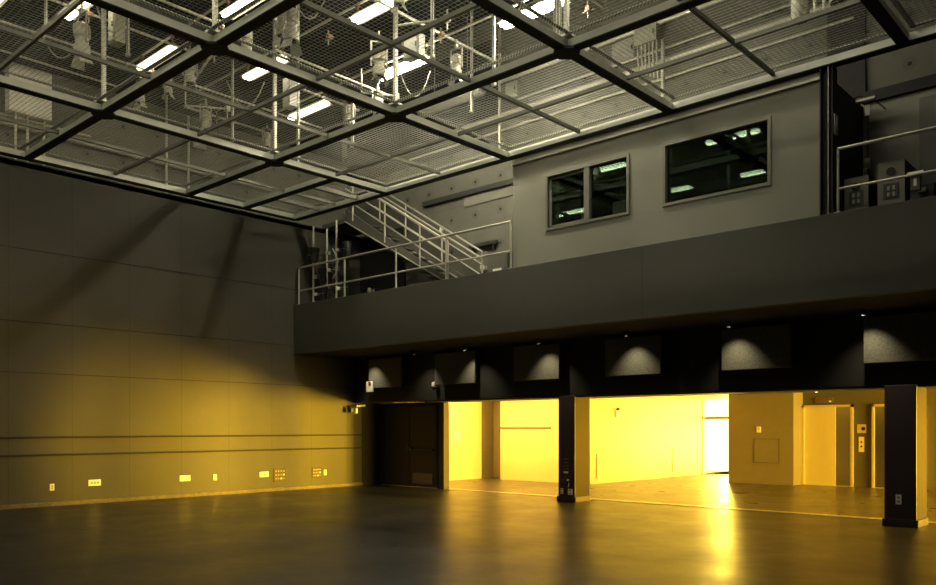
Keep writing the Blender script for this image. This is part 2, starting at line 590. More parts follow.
# ------------------------------------------------------------------ control room
X0, X1, YC, ZC = -10.27, -4.32, 12.60, 6.88
wins = [(-9.40, -7.66, 5.44, 6.42, 'window_1'), (-6.90, -5.12, 5.45, 6.43, 'window_2')]
mb = MB()
mb.box(X0, wins[0][0], YC, YC + .14, 4.75, ZC).box(wins[0][1], wins[1][0], YC, YC + .14, 4.75, ZC).box(wins[1][1], X1, YC, YC + .14, 4.75, ZC)
for a, b, z0, z1, _ in wins:
    mb.box(a, b, YC, YC + .14, 4.75, z0).box(a, b, YC, YC + .14, z1, ZC)
struct(mb.build('wall_control_room', M['control']), 'grey control room wall with two dark windows', 'wall')
struct(B(X0, X0 + .12, YC + .14, YB, 4.75, ZC).build('wall_control_side', M['control']), 'control room side wall by the stair', 'wall')
struct(B(X1 - .12, X1 + .02, YC + .02, YB, 4.75, ZC + .1).build('wall_control_end', M['black']), 'black end wall of the control room', 'wall')
struct(B(X0, X1, YC, YB, ZC, ZC + .07).build('ceiling_control_room', M['midgrey']), 'top slab of the control room', 'ceiling')
struct(B(X0 + .12, X1 - .12, YC + .14, YB, 4.75, 4.77).build('floor_control_room', M['black']), 'dark control room floor', 'floor')
struct(B(X0 + .12, X1 - .12, YB - .03, YB, 4.77, ZC).build('wall_control_back', M['black']), 'dark rear of the control room', 'wall')
struct(B(X0, X1, YC - .05, YC, 6.82, 6.86).build('trim_10', M['rail']), 'bright conduit along the top of the control room wall', 'trim')
# black steel post beside the control room
po = thing('steel_post', 'black upright steel channel closing the end of the control room wall', 'post', (-4.2, 12.6, 4.77))
B(-4.31, -4.29, 12.52, 12.72, 4.77, 6.96).build('flange', M['black'], po)
B(-4.14, -4.12, 12.52, 12.72, 4.77, 6.96).build('flange', M['black'], po)
B(-4.29, -4.14, 12.60, 12.63, 4.77, 6.96).build('web', M['black'], po)
B(-4.19, -4.175, 12.51, 12.6, 4.77, 6.96).build('conduit', M['midgrey'], po)
for a, b, z0, z1, nm in wins:
    wd = thing(nm, 'dark control room window ' + ('split by a mullion, slider half open' if nm == 'window_1' else 'with one wide pane full of reflected lamps'), 'window', (a, YC, z0))
    tag(wd, kind='structure')
    mb = MB()
    t = .05
    mb.box(a - t, b + t, YC - .025, YC + .03, z0 - t, z0).box(a - t, b + t, YC - .025, YC + .03, z1, z1 + t)
    mb.box(a - t, a, YC - .025, YC + .03, z0, z1).box(b, b + t, YC - .025, YC + .03, z0, z1)
    mb.build('window_frame', M['frame'], wd)
    if nm == 'window_1':
        m = (a + b) / 2 + .03
        B(m - .07, m + .05, YC - .02, YC + .08, z0, z1, bev=.006).build('mullion', M['frame'], wd)
        MB().box(a + .0, a + .05, YC + .04, YC + .08, z0, z1).box(a, m, YC + .04, YC + .08, z1 - .05, z1).box(a, m, YC + .04, YC + .08, z0, z0 + .05).build('sash', M['frame'], wd)
        B(a + .05, m - .07, YC + .055, YC + .065, z0 + .05, z1 - .05).build('pane', M['glassdark'], wd)
        B(m + .05, b, YC + .055, YC + .065, z0, z1).build('pane', M['glassdark'], wd)
    else:
        B(a, b, YC + .055, YC + .065, z0, z1).build('pane', M['glassdark'], wd)
# things on the desk inside
dk = thing('desk', 'long dark desk behind the control room windows', 'desk', (-8.4, 13.2, 4.77))
B(-9.6, -5.2, 12.82, 13.45, 5.40, 5.44, bev=.006).build('desktop', M['desk'], dk)
for x in (-9.55, -7.4, -5.25):
    B(x - .03, x + .03, 12.9, 13.4, 4.77, 5.40).build('leg', M['desk'], dk)
def paperbox(x, w_, h_, label):
    p = thing('document_tray', label, 'tray', (x, 12.95, 5.44))
    B(x - w_ / 2, x + w_ / 2, 12.84, 13.02, 5.44, 5.44 + h_, bev=.005).build('tray_body', M['white'], p)
    B(x - w_ / 2 + .02, x + w_ / 2 - .02, 12.86, 13.0, 5.44 + h_, 5.45 + h_).build('paper', M['grey'], p)
paperbox(-7.98, .26, .30, 'white tray on the desk, at the end of the split window nearest the wide window')
paperbox(-8.74, .14, .30, 'small white tray on the desk beside the window mullion')

# ------------------------------------------------------------------ wire grid
ZG = 6.98
GX = [-17.5, -14.0, -10.4, -6.8, -3.17, .4, 4.0]
GY = [-4.3, -.85, 2.6, 6.1, 9.55, 12.58]
grid = thing('wire_grid', 'walk-on steel wire grid spanning the whole studio below the lamps', 'ceiling grid', (0, 0, ZG))
wb = .07
for x in GX:
    b_ = B(x - wb, x + wb, GY[0], GY[-1], ZG + .012, ZG + .125).build('main_beam', M['beam'], grid)
    B(x - wb - .012, x + wb + .012, GY[0], GY[-1], ZG - .006, ZG + .012).build('bottom_flange', M['black'], b_)
for i, y in enumerate(GY):
    b_ = B(GX[0], GX[-1], y - wb, y + wb, ZG + .013, ZG + .124).build('main_beam', M['beam'], grid)
    B(GX[0], GX[-1], y - wb - .012, y + wb + .012, ZG - .005, ZG + .013).build('bottom_flange', M['black'], b_)
MX = [(a + b) / 2 for a, b in zip(GX, GX[1:])]
MY = [(a + b) / 2 for a, b in zip(GY, GY[1:])]
for x in MX:
    B(x - .024, x + .024, GY[0] + .1, GY[-1] - .1, ZG + .055, ZG + .115).build('cross_bar', M['bar'], grid)
for y in MY:
    B(GX[0] + .1, GX[-1] - .1, y - .024, y + .024, ZG + .054, ZG + .114).build('cross_bar', M['bar'], grid)
b_ = B(GX[0], GX[1], 11.0, 11.14, ZG + .014, ZG + .123).build('main_beam', M['beam'], grid)
B(GX[0], GX[1], 10.985, 11.155, ZG - .004, ZG + .014).build('bottom_flange', M['black'], b_)
for x in (-16.4, -14.95):
    B(x - .04, x + .04, 11.155, GY[-1] - .1, ZG + .03, ZG + .115).build('cross_bar', M['bar'], grid)
for i, (x0, x1) in enumerate(zip(GX, GX[1:])):
    for j, (y0, y1) in enumerate(zip(GY, GY[1:])):
        mb = MB()
        z = ZG + .155
        a0, a1, b0, b1 = x0 + .1, x1 - .1, y0 + .1, y1 - .1
        n = int((b1 - b0) / .075)
        for k in range(1, n):
            y = b0 + (b1 - b0) * k / n
            mb.tube((a0, y, z), (a1, y  , z), .0034, 4, caps=False)
        n = int((a1 - a0) / .075)
        for k in range(1, n):
            x = a0 + (a1 - a0) * k / n
            mb.tube((x, b0, z + .004), (x, b1, z + .004), .0026, 4, caps=False)
        mb.build('wire_mesh', M['wire'], grid)
        mb = MB()
        for (p, q, r, s_) in ((a0, a1, b0, b0 + .07), (a0, a1, b1 - .07, b1), (a0, a0 + .07, b0, b1), (a1 - .07, a1, b0, b1)):
            mb.box(p, q, r, s_, z + .01, z + .022)
        mb.build('perforated_edge', M['perf'], grid)
for i, x in enumerate(GX[1:5]):
    for y in GY[2:5]:
        mb = MB()
        for c_ in (1, 0):
            pts = [(x + .2 * math.cos(k * PI / 4 + PI / 8), y + .2 * math.sin(k * PI / 4 + PI / 8), ZG - .03 + (0 if c_ else .035)) for k in range(8)]
            fv = [mb.bm.verts.new(p) for p in pts]
            mb.bm.faces.new(fv)
            if c_: low = fv
        for k in range(8):
            mb.bm.faces.new((low[k], low[(k + 1) % 8], fv[(k + 1) % 8], fv[k]))
        mb.build('node_plate', M['black'], grid)
        mb = MB().box(x - .03, x + .03, y - .03, y + .03, ZG + .15, ZR)
        mb.box(x - .16, x + .16, y - .16, y + .16, ZG + .15, ZG + .18)
        mb.build('hanger', M['steel'], grid)

# ------------------------------------------------------------------ pipe grid, lamps and luminaires above
def pipe(a, b, label, r=.024, grp='rigging pipes above the wire grid'):
    a, b = Vector(a), Vector(b)
    t = thing('rigging_pipe', label, 'pipe', tuple(a), 0, grp)
    MB().tube(a, b, r, 8).build('tube', M['steel'], t, smooth=True)
    d = (b - a).normalized()
    MB().tube(a - d * .0, a + d * .05, r * 1.35, 8).build('end_cap', M['grey'], t)
    MB().tube(b - d * .05, b, r * 1.35, 8).build('end_cap', M['grey'], t)
    return t
PXY = [(-16.25, 4.0, 8.2), (-17.5, 3.0, 7.95), (-14.8, 3.0, 8.1), (-17.45, 9.45, 11.6), (-13.4, 5.6, 8.0), (-13.5, 9.2, 12.2),
       (-10.66, 9.3, 12.6), (-14.65, 10.5, 12.3), (-16.2, 8.9, 12.4), (-12.0, 4.0, 7.2), (-9.3, 3.5, 9.0), (-7.9, 5.0, 12.2), (-5.6, 4.0, 11.9)]
nearest = ['behind the white wall cabinet', 'closest to the concrete side wall', 'under the lamp at the frame edge', 'short, against the concrete',
           'short, crossing the hung lanterns', 'crossing in front of the middle lamps', 'crossing the two brightest lamps', 'ending at the back lamps',
           'crossing the lamp nearest the side wall', 'running out over the camera side', 'over the bay with the single grey lantern', 'over the bay before the control room', 'over the bay of the white cans']
for (x, y0, y1), lab in zip(PXY, nearest):
    pipe((x, y0, 9.0), (x, y1, 9.0), 'thin galvanised pipe running towards the back wall, ' + lab)
PYX = [(8.07, -17.6, -11.2, 'under the second row of lamps'), (9.8, -17.5, -14.2, 'beside the third row of lamps, near the side wall'), (9.8, -13.9, -9.6, 'beside the brightest lamp in mid row'),
       (11.79, -17.2, -11.8, 'under the back row of lamps'), (11.79, -11.75, -7.0, 'under the lamp nearest the control room'), (6.18, -17.4, -11.0, 'under the first visible row of lamps')]
for y, x0, x1, lab in PYX:
    pipe((x0, y + .0, 9.47), (x1, y + .0, 9.47), 'pipe parallel to the back wall, ' + lab)

def make_coupler():
    t = thing('pipe_coupler', 'c', 'coupler', (0, 0, 0), 0, 'couplers on the rigging pipes')
    MB().box(-.05, .05, -.05, .05, -.05, .05, bev=.015).build('clamp_body', M['copper'], t, local=True)
    MB().tube((0, -.02, -.16), (0, -.02, .12), .014).tube((-.12, .0, -.03), (.12, 0, -.03), .014).build('bolt', M['grey'], t, local=True)
    return t
cpl = make_coupler()
CPL = [(-16.25, 8.12, 'at the pipe end next to the first lamp'), (-13.45, 8.0, 'past the first beam crossing'), (-12.3, 9.6, 'on the pipe between shorter and brightest lamps'),
       (-12.9, 11.4, 'beside the back row lamp below the brightest one'), (-10.66, 10.95, 'on the pipe past the brightest lamp'), (-10.66, 12.5, 'on the pipe end before the switch box'),
       (-14.65, 11.9, 'on the short pipe by the back lamps'), (-16.2, 11.0, 'in the corner bay'), (-17.45, 10.3, 'against the concrete side wall'), (-14.8, 6.2, 'by the top edge lamp'), (-8.1, 12.05, 'before the conduit bundle')]
for i, (x, y, lab) in enumerate(CPL):
    if i == 0:
        cpl.location, cpl['label'] = (x, y, 8.985), 'rusty pipe coupler ' + lab
    else:
        dup(cpl, (x, y, 8.985), 0, 'rusty pipe coupler ' + lab)

# short outrigger pipes at hand height
OUT = [((-12.9, 10.9), (-12.5, 11.5), 'below the row end lamp, by the beam crossing'), ((-15.0, 8.3), (-13.5, 7.9), 'between the first and second lamp'),
       ((-9.6, 8.45), (-9.4, 8.8), 'next to the long cross bar'), ((-10.3, 9.5), (-9.5, 9.9), 'beyond the brightest lamp'),
       ((-16.2, 8.8), (-15.7, 9.5), 'before the grey concrete'), ((-7.4, 10.5), (-7.0, 10.9), 'near the conduit bundle')]
for (x0, y0), (x1, y1), lab in OUT:
    t = thing('outrigger_pipe', 'short outrigger pipe ' + lab, 'pipe', (x0, y0, 8.5), 0, 'short outrigger pipes above the grid')
    MB().tube((x0, y0, 8.5), (x1, y1, 8.5), .02).build('tube', M['steel'], t, smooth=True)
    MB().tube((x0, y0, 8.5), (x0, y0, 9.0), .014).build('drop_rod', M['steel'], t)
    MB().box(x1 - .05, x1 + .05, y1 - .05, y1 + .05, 8.44, 8.56, bev=.015).tube((x1, y1, 8.3), (x1, y1, 8.65), .015).build('clamp', M['grey'], t)
CAB = [(-14.15, 6.0, -13.8, 6.5, 'between the twin bodied lantern and its pale box'), (-16.0, 5.8, -15.3, 6.3, 'beside the white wall cabinet'), (-11.3, 8.0, -10.9, 8.5, 'near the lanterns of the open bay'),
       (-12.3, 11.4, -11.9, 11.9, 'under the lamp below the brightest one'), (-11.3, 10.5, -10.9, 10.9, 'under the square grey box'), (-15.4, 9.3, -14.9, 9.9, 'near the shorter lamp'), (-8.9, 10.2, -8.5, 10.8, 'near the half hidden lamp')]
for x0, y0, x1, y1, lab in CAB:
    pts = []
    for k in range(9):
        u = k / 8
        pts.append(Vector((x0 + (x1 - x0) * u, y0 + (y1 - y0) * u, 8.97 - .55 * (1 - (2 * u - 1) ** 2))))
    tag(MB().path(pts, .012, 6).build('cable', M['grey'], smooth=True), 'drooping pale cable ' + lab, 'cable', 'drooping cables above the grid')

# work lamps: the lamp is local to its own builder
lamp_light = bpy.data.lights.new('work_lamp_light', 'AREA')
lamp_light.shape = 'RECTANGLE'
lamp_light.size, lamp_light.size_y = 1.35, .16
lamp_light.energy = LAMP_W
lamp_light.color = LAMP_COL
def make_lamp(light):
    t = thing('work_lamp', 'lamp', 'lamp', (0, 0, 0), 0, 'glowing twin tube work lamps above the grid')
    MB().hexa([(-.72, -.05, .03), (.72, -.05, .03), (.72, .05, .03), (-.72, .05, .03),
               (-.72, -.05, .09), (.72, -.05, .09), (.72, .05, .09), (-.72, .05, .09)]).build('housing', M['lampbody'], t, local=True)
    mb = MB()
    for s_ in (-1, 1):
        mb.hexa([(-.73, s_ * .05, .028), (.73, s_ * .05, .028), (.73, s_ * .16, -.02), (-.73, s_ * .16, -.02),
                 (-.73, s_ * .05, .034), (.73, s_ * .05, .034), (.73, s_ * .16, -.014), (-.73, s_ * .16, -.014)])
    mb.build('reflector', M['lampbody'], t, local=True)
    for s_ in (-1, 1):
        MB().tube((-.70, s_ * .052, -.005), (.70, s_ * .052, -.005), .05, 10).build('tube', M['tube'], t, smooth=True, local=True)
    for s_ in (-.8, .8):
        MB().box(s_ * .8 - .012, s_ * .8 + .012, -.02, .02, .08, .24).box(s_ * .8 - .04, s_ * .8 + .04, -.03, .03, .215, .25, bev=.006).build('clamp', M['copper'], t, local=True)
    l = bpy.data.objects.new('work_lamp_light', light)
    C.objects.link(l)
    l.parent = t
    l.location = (0, 0, -.055)
    return t
LAMPS = [(-15.98, 8.05, 0.13, 'over the bay corner nearest the white wall cabinet'), (-12.68, 8.07, 0.45, 'cut by the top edge, past the first beam crossing'),
         (-14.72, 9.80, 0.2, 'shorter looking, hung above the small grey box'), (-15.92, 11.80, 0.2, 'closest to the dark corner with the stage lights'),
         (-11.05, 9.78, 0.78, 'biggest and brightest, in the middle of the grid'), (-12.58, 11.75, 3.6, 'just below the biggest lamp, right before a beam crossing'),
         (-9.15, 11.78, 3.6, 'half hidden by a beam, nearest the control room'), (-14.9, 6.10, 0.13, 'partly behind the hoists by the top edge'),
         (-16.25, 5.0, 0.16, 'just peeking in at the corner of the grid'),
         (-9.1, 8.07, 0.85, 'out of view over the middle of the studio'), (-8.05, 9.80, 0.91, 'out of view beyond the long beam'), (-5.6, 8.05, 2.0, 'out of view above the control room side'),
         (-5.7, 11.8, 1.6, 'out of view above the wide control room window'), (-4.0, 9.80, 0.25, 'out of view above the black post'),
         (-13.0, 5.0, 0.33, 'mirrored largest in the split window'), (-9.2, 5.0, 0.65, 'mirrored at the top of the wide window'), (-5.6, 5.0, 1.2, 'out of view, same row as the mirrored top one'),
         (-14.7, 3.45, 0.23, 'mirrored in the split window, upper small one'), (-11.1, 3.45, 0.52, 'mirrored in the wide window, centre'), (-7.5, 3.45, 0.65, 'out of view overhead, third row'),
         (-16.5, 1.7, 0.16, 'mirrored low in the split window'), (-12.7, 1.7, 0.39, 'mirrored at the lower corner of the wide window'), (-9.7, 1.7, 0.52, 'mirrored at the right edge of the wide window'),
         (-6.0, 1.7, 0.52, 'out of view overhead beside the camera'), (-11.0, -.2, 0.33, 'out of view in the rear row'), (-3.0, 3.4, 0.25, 'out of view on the open side')]
LD = {}
for i, (x, y, f, lab) in enumerate(LAMPS):
    if f not in LD:
        LD[f] = lamp_light.copy()
        LD[f].energy = LAMP_W * f
    o = make_lamp(LD[f]) if i == 0 else dup(lp, (0, 0, 0))
    lp = o if i == 0 else lp
    o.location = (x, y, 9.19)
    o['label'] = 'glowing twin tube work lamp ' + lab
    for c_ in o.children:
        if c_.type == 'LIGHT':
            c_.data = LD[f]
        elif c_.name.startswith('tube'):
            c_.material_slots[0].link = 'OBJECT'
            c_.material_slots[0].material = M['tubehot' if f > 2 else 'tubedim' if x < -13.5 and y > 4.5 else 'tube']

# pale lanterns hanging from the pipes
def make_lantern(name, body, group):
    t = thing(name, 'lantern', 'stage light', (0, 0, 0), 0, group)
    MB().lathe([(.07, .30), (.10, .27), (.105, .12), (.085, .10), (.085, .02), (.105, 0), (.105, -.12), (.075, -.125)], 14).build('body', M[body], t, smooth=True, local=True)
    mb = MB()
    for k in range(6):
        a = k * PI / 3
        mb.box(-.008, .008, .095, .115, .13, .26)
        bmesh.ops.rotate(mb.bm, verts=mb.bm.verts[-8:] if False else mb.bm.verts, cent=(0, 0, 0), matrix=Matrix.Rotation(PI / 3, 3, 'Z'))
    mb.build('cooling_fin', M[body], t, local=True)
    mb = MB()
    for s_ in (-1, 1):
        mb.bar((s_ * .13, 0, .02), (s_ * .13, 0, .42), .03, .012, (0, 1, 0))
    mb.bar((-.136, 0, .42), (.136, 0, .42), .03, .012)
    mb.build('yoke', M['midgrey'], t, local=True)
    MB().box(-.03, .03, -.035, .035, .42, .50, bev=.008).tube((0, 0, .50), (0, 0, .60), .016).build('clamp', M['grey'], t, local=True)
    for s_ in (-1, 1):
        MB().hexa([(s_ * .07, -.07, -.125), (s_ * .075, -.07, -.125), (s_ * .075, .07, -.125), (s_ * .07, .07, -.125),
                   (s_ * .14, -.09, -.26), (s_ * .145, -.09, -.26), (s_ * .145, .09, -.26), (s_ * .14, .09, -.26)]).build('barn_door', M[body], t, local=True)
    MB().tube((0, 0, -.13), (0, 0, -.11), .07, 14).build('lens', M['lens'], t, local=True)
    return t
LZ = 8.42
lan = make_lantern('stage_lantern', 'grey', 'pale lanterns hung above the wire grid')
LAN = [(-14.45, 5.92, 1.3, 'twin bodied, below the lamp by the top edge'), (-14.6, 8.02, 1, 'just past the first beam, under a pipe joint'),
       (-15.7, 8.15, .8, 'small, tipped, near the first beam crossing'), (-11.4, 8.1, 1.25, 'in the open bay beyond the first crossing'),
       (-11.75, 8.15, .95, 'smaller twin beside the one in the open bay'), (-12.75, 8.1, .9, 'half hidden behind the long beam'),
       (-11.45, 10.1, 1.15, 'right under the biggest lamp'), (-13.95, 11.45, 1.1, 'between the two back row lamps'),
       (-16.6, 9.5, 1.0, 'against the concrete, beside a bar crossing'), (-10.6, 11.3, 1.0, 'hung before the beam next to the wall box'),
       (-13.2, 11.6, .9, 'below the back row lamp, at the beam crossing'), (-16.4, 7.9, .9, 'against the concrete by the first long bar'),
       (-9.6, 8.9, .85, 'under the long dark beam near the half hidden lamp'), (-16.9, 11.3, .8, 'low in the corner bay of the grid')]
for i, (x, y, s_, lab) in enumerate(LAN):
    l = 'pale grey stage lantern ' + lab
    if i == 0:
        lan.location, lan.scale, lan['label'] = (x, y, LZ), (s_, s_, s_), l
    else:
        dup(lan, (x, y, 9.0 - .6 * s_), random.uniform(0, 3), l, (s_, s_, s_))
lan.location.z = 9.0 - .6 * 1.3

# pale cans above the control room end
def make_can():
    t = thing('white_can', 'can', 'can light', (0, 0, 0), 0, 'white cans hung above the control room end')
    MB().lathe([(.10, .0), (.125, 0), (.13, .02), (.13, .34), (.11, .38), (.03, .40)], 18).build('body', M['grey'], t, smooth=True, local=True)
    MB().tube((0, 0, .01), (0, 0, -.012), .11, 18).build('lens', M['lens'], t, local=True)
    MB().tube((0, 0, .40), (0, 0, .85), .014).box(-.04, .04, -.03, .03, .80, .9, bev=.006).build('stem', M['midgrey'], t, local=True)
    return t
can = make_can()
CANS = [(-4.55, 12.40, 7.72, 'first from the control room side'), (-3.98, 12.35, 7.78, 'middle one'), (-3.55, 12.25, 7.82, 'last one, against the heavy beam')]
for i, (x, y, z, lab) in enumerate(CANS):
    l = 'white cylindrical can light above the grid, ' + lab
    if i == 0:
        can.location, can['label'] = (x, y, z), l
    else:
        dup(can, (x, y, z), 0, l)
rk = thing('rigging_pipe', 'galvanised pipe carrying the white cans', 'pipe', (-5, 12.35, 8.55), 0, 'rigging pipes above the wire grid')
MB().tube((-5.4, 12.52, 8.66), (-2.2, 12.36, 8.66), .024).build('tube', M['steel'], rk, smooth=True)
tp = thing('cable_tail', 'pair of pale cable tails hanging between the white cans', 'cable', (-4.3, 12.35, 7.8))
for dx in (-.06, .07):
    MB().tube((-4.27 + dx, 12.38, 7.75), (-4.27 + dx, 12.38, 8.55), .022).build('cable', M['white'], tp)

# boxes and conduits
def ebox(name, label, cat, x0, x1, y0, y1, z0, z1, mat='grey', face='-y'):
    t = thing(name, label, cat, ((x0 + x1) / 2, (y0 + y1) / 2, z0))
    B(x0, x1, y0, y1, z0, z1, bev=.008).build('box_body', M[mat], t)
    g = .015
    if face == '-y':
        B(x0 + .03, x1 - .03, y0 - g, y0, z0 + .03, z1 - .03, bev=.004).build('cover', M[mat], t)
        MB().box(x1 - .07, x1 - .045, y0 - g - .012, y0 - g, (z0 + z1) / 2 - .04, (z0 + z1) / 2 + .04).build('latch', M['dark'], t)
    else:
        B(x1, x1 + g, y0 + .03, y1 - .03, z0 + .03, z1 - .03, bev=.004).build('cover', M[mat], t)
        MB().box(x1 + g, x1 + g + .012, y0 + .045, y0 + .07, (z0 + z1) / 2 - .04, (z0 + z1) / 2 + .04).build('latch', M['dark'], t)
    return t
ebox('wall_cabinet', 'large white electrical cabinet on the concrete side wall', 'cabinet', XU, XU + .25, 5.90, 6.72, 8.02, 9.0, 'white', '+x')
ebox('junction_box', 'narrow pale box on a strut beside the twin bodied lantern', 'box', -14.55, -14.3, 6.42, 6.62, 8.45, 9.05, 'grey', '-y')
ebox('junction_box', 'tall grey box on a hanger by the shorter looking lamp', 'box', -14.45, -14.2, 10.05, 10.25, 8.35, 8.95, 'midgrey', '-y')
ebox('junction_box', 'square grey box under the biggest lamp, behind the bar crossing', 'box', -10.95, -10.55, 10.25, 10.42, 8.35, 8.75, 'midgrey', '-y')
ebox('junction_box', 'little grey box near the concrete side wall, below the shorter lamp', 'box', XU, XU + .1, 10.0, 10.35, 8.35, 8.7, 'midgrey', '+x')
ebox('junction_box', 'grey switch box on the concrete back wall under a vertical conduit', 'box', -12.2, -11.85, YB - .12, YB, 9.30, 9.66, 'grey', '-y')
ebox('junction_box', 'wide grey box with many conduits dropping from it', 'box', -8.65, -8.15, YB - .30, YB, 9.35, 9.70, 'grey', '-y')
ebox('junction_box', 'flat plate box left of the conduit bundle on the back wall', 'box', -9.35, -8.8, YB - .03, YB, 9.28, 9.72, 'midgrey', '-y')

def conduit(pts, label, r=.03, mat='steel', hold=()):
    mb = MB().path([Vector(p) for p in pts], r)
    for h in hold:
        mb.box(*h)
    t = tag(mb.build('conduit', M[mat], smooth=True), label, 'conduit', 'conduits on the concrete walls')
    return t
yc = YB - .065
conduit([(-12.4, yc, 9.78), (-4.5, yc, 9.78)], 'topmost horizontal conduit on the concrete back wall', .04)
conduit([(-12.0, yc, 9.22), (-4.5, yc, 9.22)], 'horizontal conduit under the grey switch box', .026)
conduit([(-14.2, yc - .03, 8.95), (-4.5, yc - .03, 8.95)], 'thickest horizontal conduit across the back wall', .06)
conduit([(-15.5, yc, 8.62), (-4.5, yc, 8.62)], 'lowest horizontal conduit across the back wall', .026)
conduit([(-12.25, yc - .20, 7.9), (-12.25, yc - .20, 10.9)], 'upright conduit through the grey switch box', .035, 'steel', [(-12.28, -12.22, yc - .2, YB - .002, z, z + .04) for z in (8.05, 8.35, 10.4)])
conduit([(-8.02, yc - .2, 7.0), (-8.02, yc - .2, 9.3)], 'upright conduit below the conduit bundle', .04)
for k in range(6):
    x = -8.58 + k * .085
    conduit([(x, yc - .2, 9.34), (x, yc - .2, 9.05), (x + .03, yc - .2, 8.8 - .05 * k)], 'conduit of the bundle under the wide box, number %s counted from the plate box' % ['one', 'two', 'three', 'four', 'five', 'six'][k], .022)
xc = XU + .07
conduit([(xc, 3.0, 7.78), (xc, 12.2, 7.78)], 'long low conduit on the concrete side wall', .05, 'midgrey')
conduit([(xc, 5.0, 7.96), (xc, 7.6, 7.96)], 'short conduit under the white cabinet', .03)
for y, z0, z1, lab in ((6.05, 7.0, 8.05, 'first'), (6.28, 7.0, 8.05, 'second'), (6.6, 7.0, 8.05, 'third')):
    conduit([(xc + .08, y, z0), (xc + .08, y, z1)], 'upright conduit under the white cabinet, %s of three' % lab, .026)
conduit([(xc + .08, 9.3, 7.0), (xc + .08, 9.3, 9.6)], 'upright conduit on the side wall, taller of the pair', .03, 'steel', [(XU + .002, xc + .08, 9.270000000000001, 9.33, z, z + .04) for z in (7.2, 8.6)])
conduit([(xc + .085, 9.85, 7.0), (xc + .08, 9.85, 9.05)], 'upright conduit on the side wall, shorter of the pair', .03, 'steel', [(XU + .002, xc + .08, 9.82, 9.879999999999999, z, z + .04) for z in (7.2, 8.6)])
dc = tag(MB().tube((-14.6, 14.35, 9.55), (-12.7, 14.35, 9.55), .16, 14).ball((-14.6, 14.35, 9.55), .16).ball((-12.7, 14.35, 9.55), .16).tube((-14.2, 14.35, 9.6), (-14.2, 14.35, ZR - .002), .012).tube((-13.1, 14.35, 9.6), (-13.1, 14.35, ZR - .002), .012).build('insulated_duct', M['midgrey'], smooth=True),
         'round grey insulated duct below the beam by the switch box', 'duct')
ab = thing('acoustic_blanket', 'dark ribbed blanket on the back wall past the upright conduit', 'acoustic panel', (-15, YB, 8.45))
mb = MB().box(-18.1, -12.5, YB - .025, YB - .002, 8.45, 10.9)
for k in range(24):
    z = 8.5 + k * .1
    mb.box(-18.1, -12.5, YB - .035, YB - .025, z, z + .04)
mb.build('blanket', M['blanket'], ab)
a2 = thing('acoustic_blanket', 'dark ribbed blanket high on the concrete side wall above the white cabinet', 'acoustic panel', (XU, 5, 9.1))
mb = MB().box(XU + .002, XU + .025, YF, 14.6, 9.12, 11.2)
for k in range(20):
    z = 9.15 + k * .1
    mb.box(XU + .025, XU + .035, YF, 14.6, z, z + .04)
mb.build('blanket', M['blanket'], a2)

# struts and braces
def strut(x, y, z0, z1, label, s_=.028):
    t = thing('strut', label, 'strut', (x, y, z0), 0, 'slotted struts hanging from the roof')
    B(x - s_, x + s_, y - .02, y + .02, z0, z1).build('channel', M['perf'], t)
    B(x - s_ - .01, x + s_ + .01, y - .03, y + .03, z0, z0 + .06).build('foot', M['grey'], t)
    return t
strut(-15.05, 5.55, 8.6, ZR, 'slotted strut over the pipe before the twin bodied lantern')
strut(-14.42, 6.72, 8.3, ZR, 'slotted strut holding the narrow pale box')
strut(-15.9, 9.75, 7.9, 9.7, 'short slotted strut beside the shorter looking lamp')
strut(-14.33, 10.36, 7.2, ZR, 'long slotted strut behind the tall grey box')
strut(-9.95, 10.0, 8.0, ZR, 'slotted strut with a tee head beyond the biggest lamp')
strut(-9.75, 11.4, 7.9, 9.6, 'slim strut hung from the pipe end by the half hidden lamp', .03)
strut(-13.55, 11.2, 7.6, 8.7, 'short strut between the middle lamps', .03)
strut(-12.1, 13.4, 8.6, ZR, 'round strut in front of the switch box', .03)
strut(-7.1, 9.75, 7.3, ZR, 'heavy slotted strut on the beam crossing nearest the control room', .06)

# ------------------------------------------------------------------ stair and railings
st = thing('staircase', 'steel stair rising from the balcony to the wire grid along the concrete wall', 'stair', (-12.9, 13.9, 4.77))
A0, A1 = (-12.95, 4.80), (-16.5, 6.96)
def zat(x):
    return A0[1] + (x - A0[0]) / (A1[0] - A0[0]) * (A1[1] - A0[1])
for y in (13.42, 14.38):
    MB().hexa([(A0[0] + .35, y - .02, A0[1] - .02), (A0[0] + .35, y + .02, A0[1] - .02), (A0[0] - .05, y + .02, A0[1] + .30), (A0[0] - .05, y - .02, A0[1] + .30),
               (A1[0], y - .02, A1[1] - .02), (A1[0], y + .02, A1[1] - .02), (A1[0], y + .02, A1[1] + .30), (A1[0], y - .02, A1[1] + .30)]).build('stringer', M['stairsteel'], st)
    mb = MB().bar((A0[0] + .36, y - .03, A0[1] - .03), (A1[0], y - .03, A1[1] - .03), .07, .02)
    mb.build('stringer_flange', M['rail'], st)
for k in range(13):
    x = A0[0] - .1 - k * .268
    MB().box(x - .27, x, 13.44, 14.36, zat(x) + .10, zat(x) + .13).build('tread', M['stairsteel'], st)
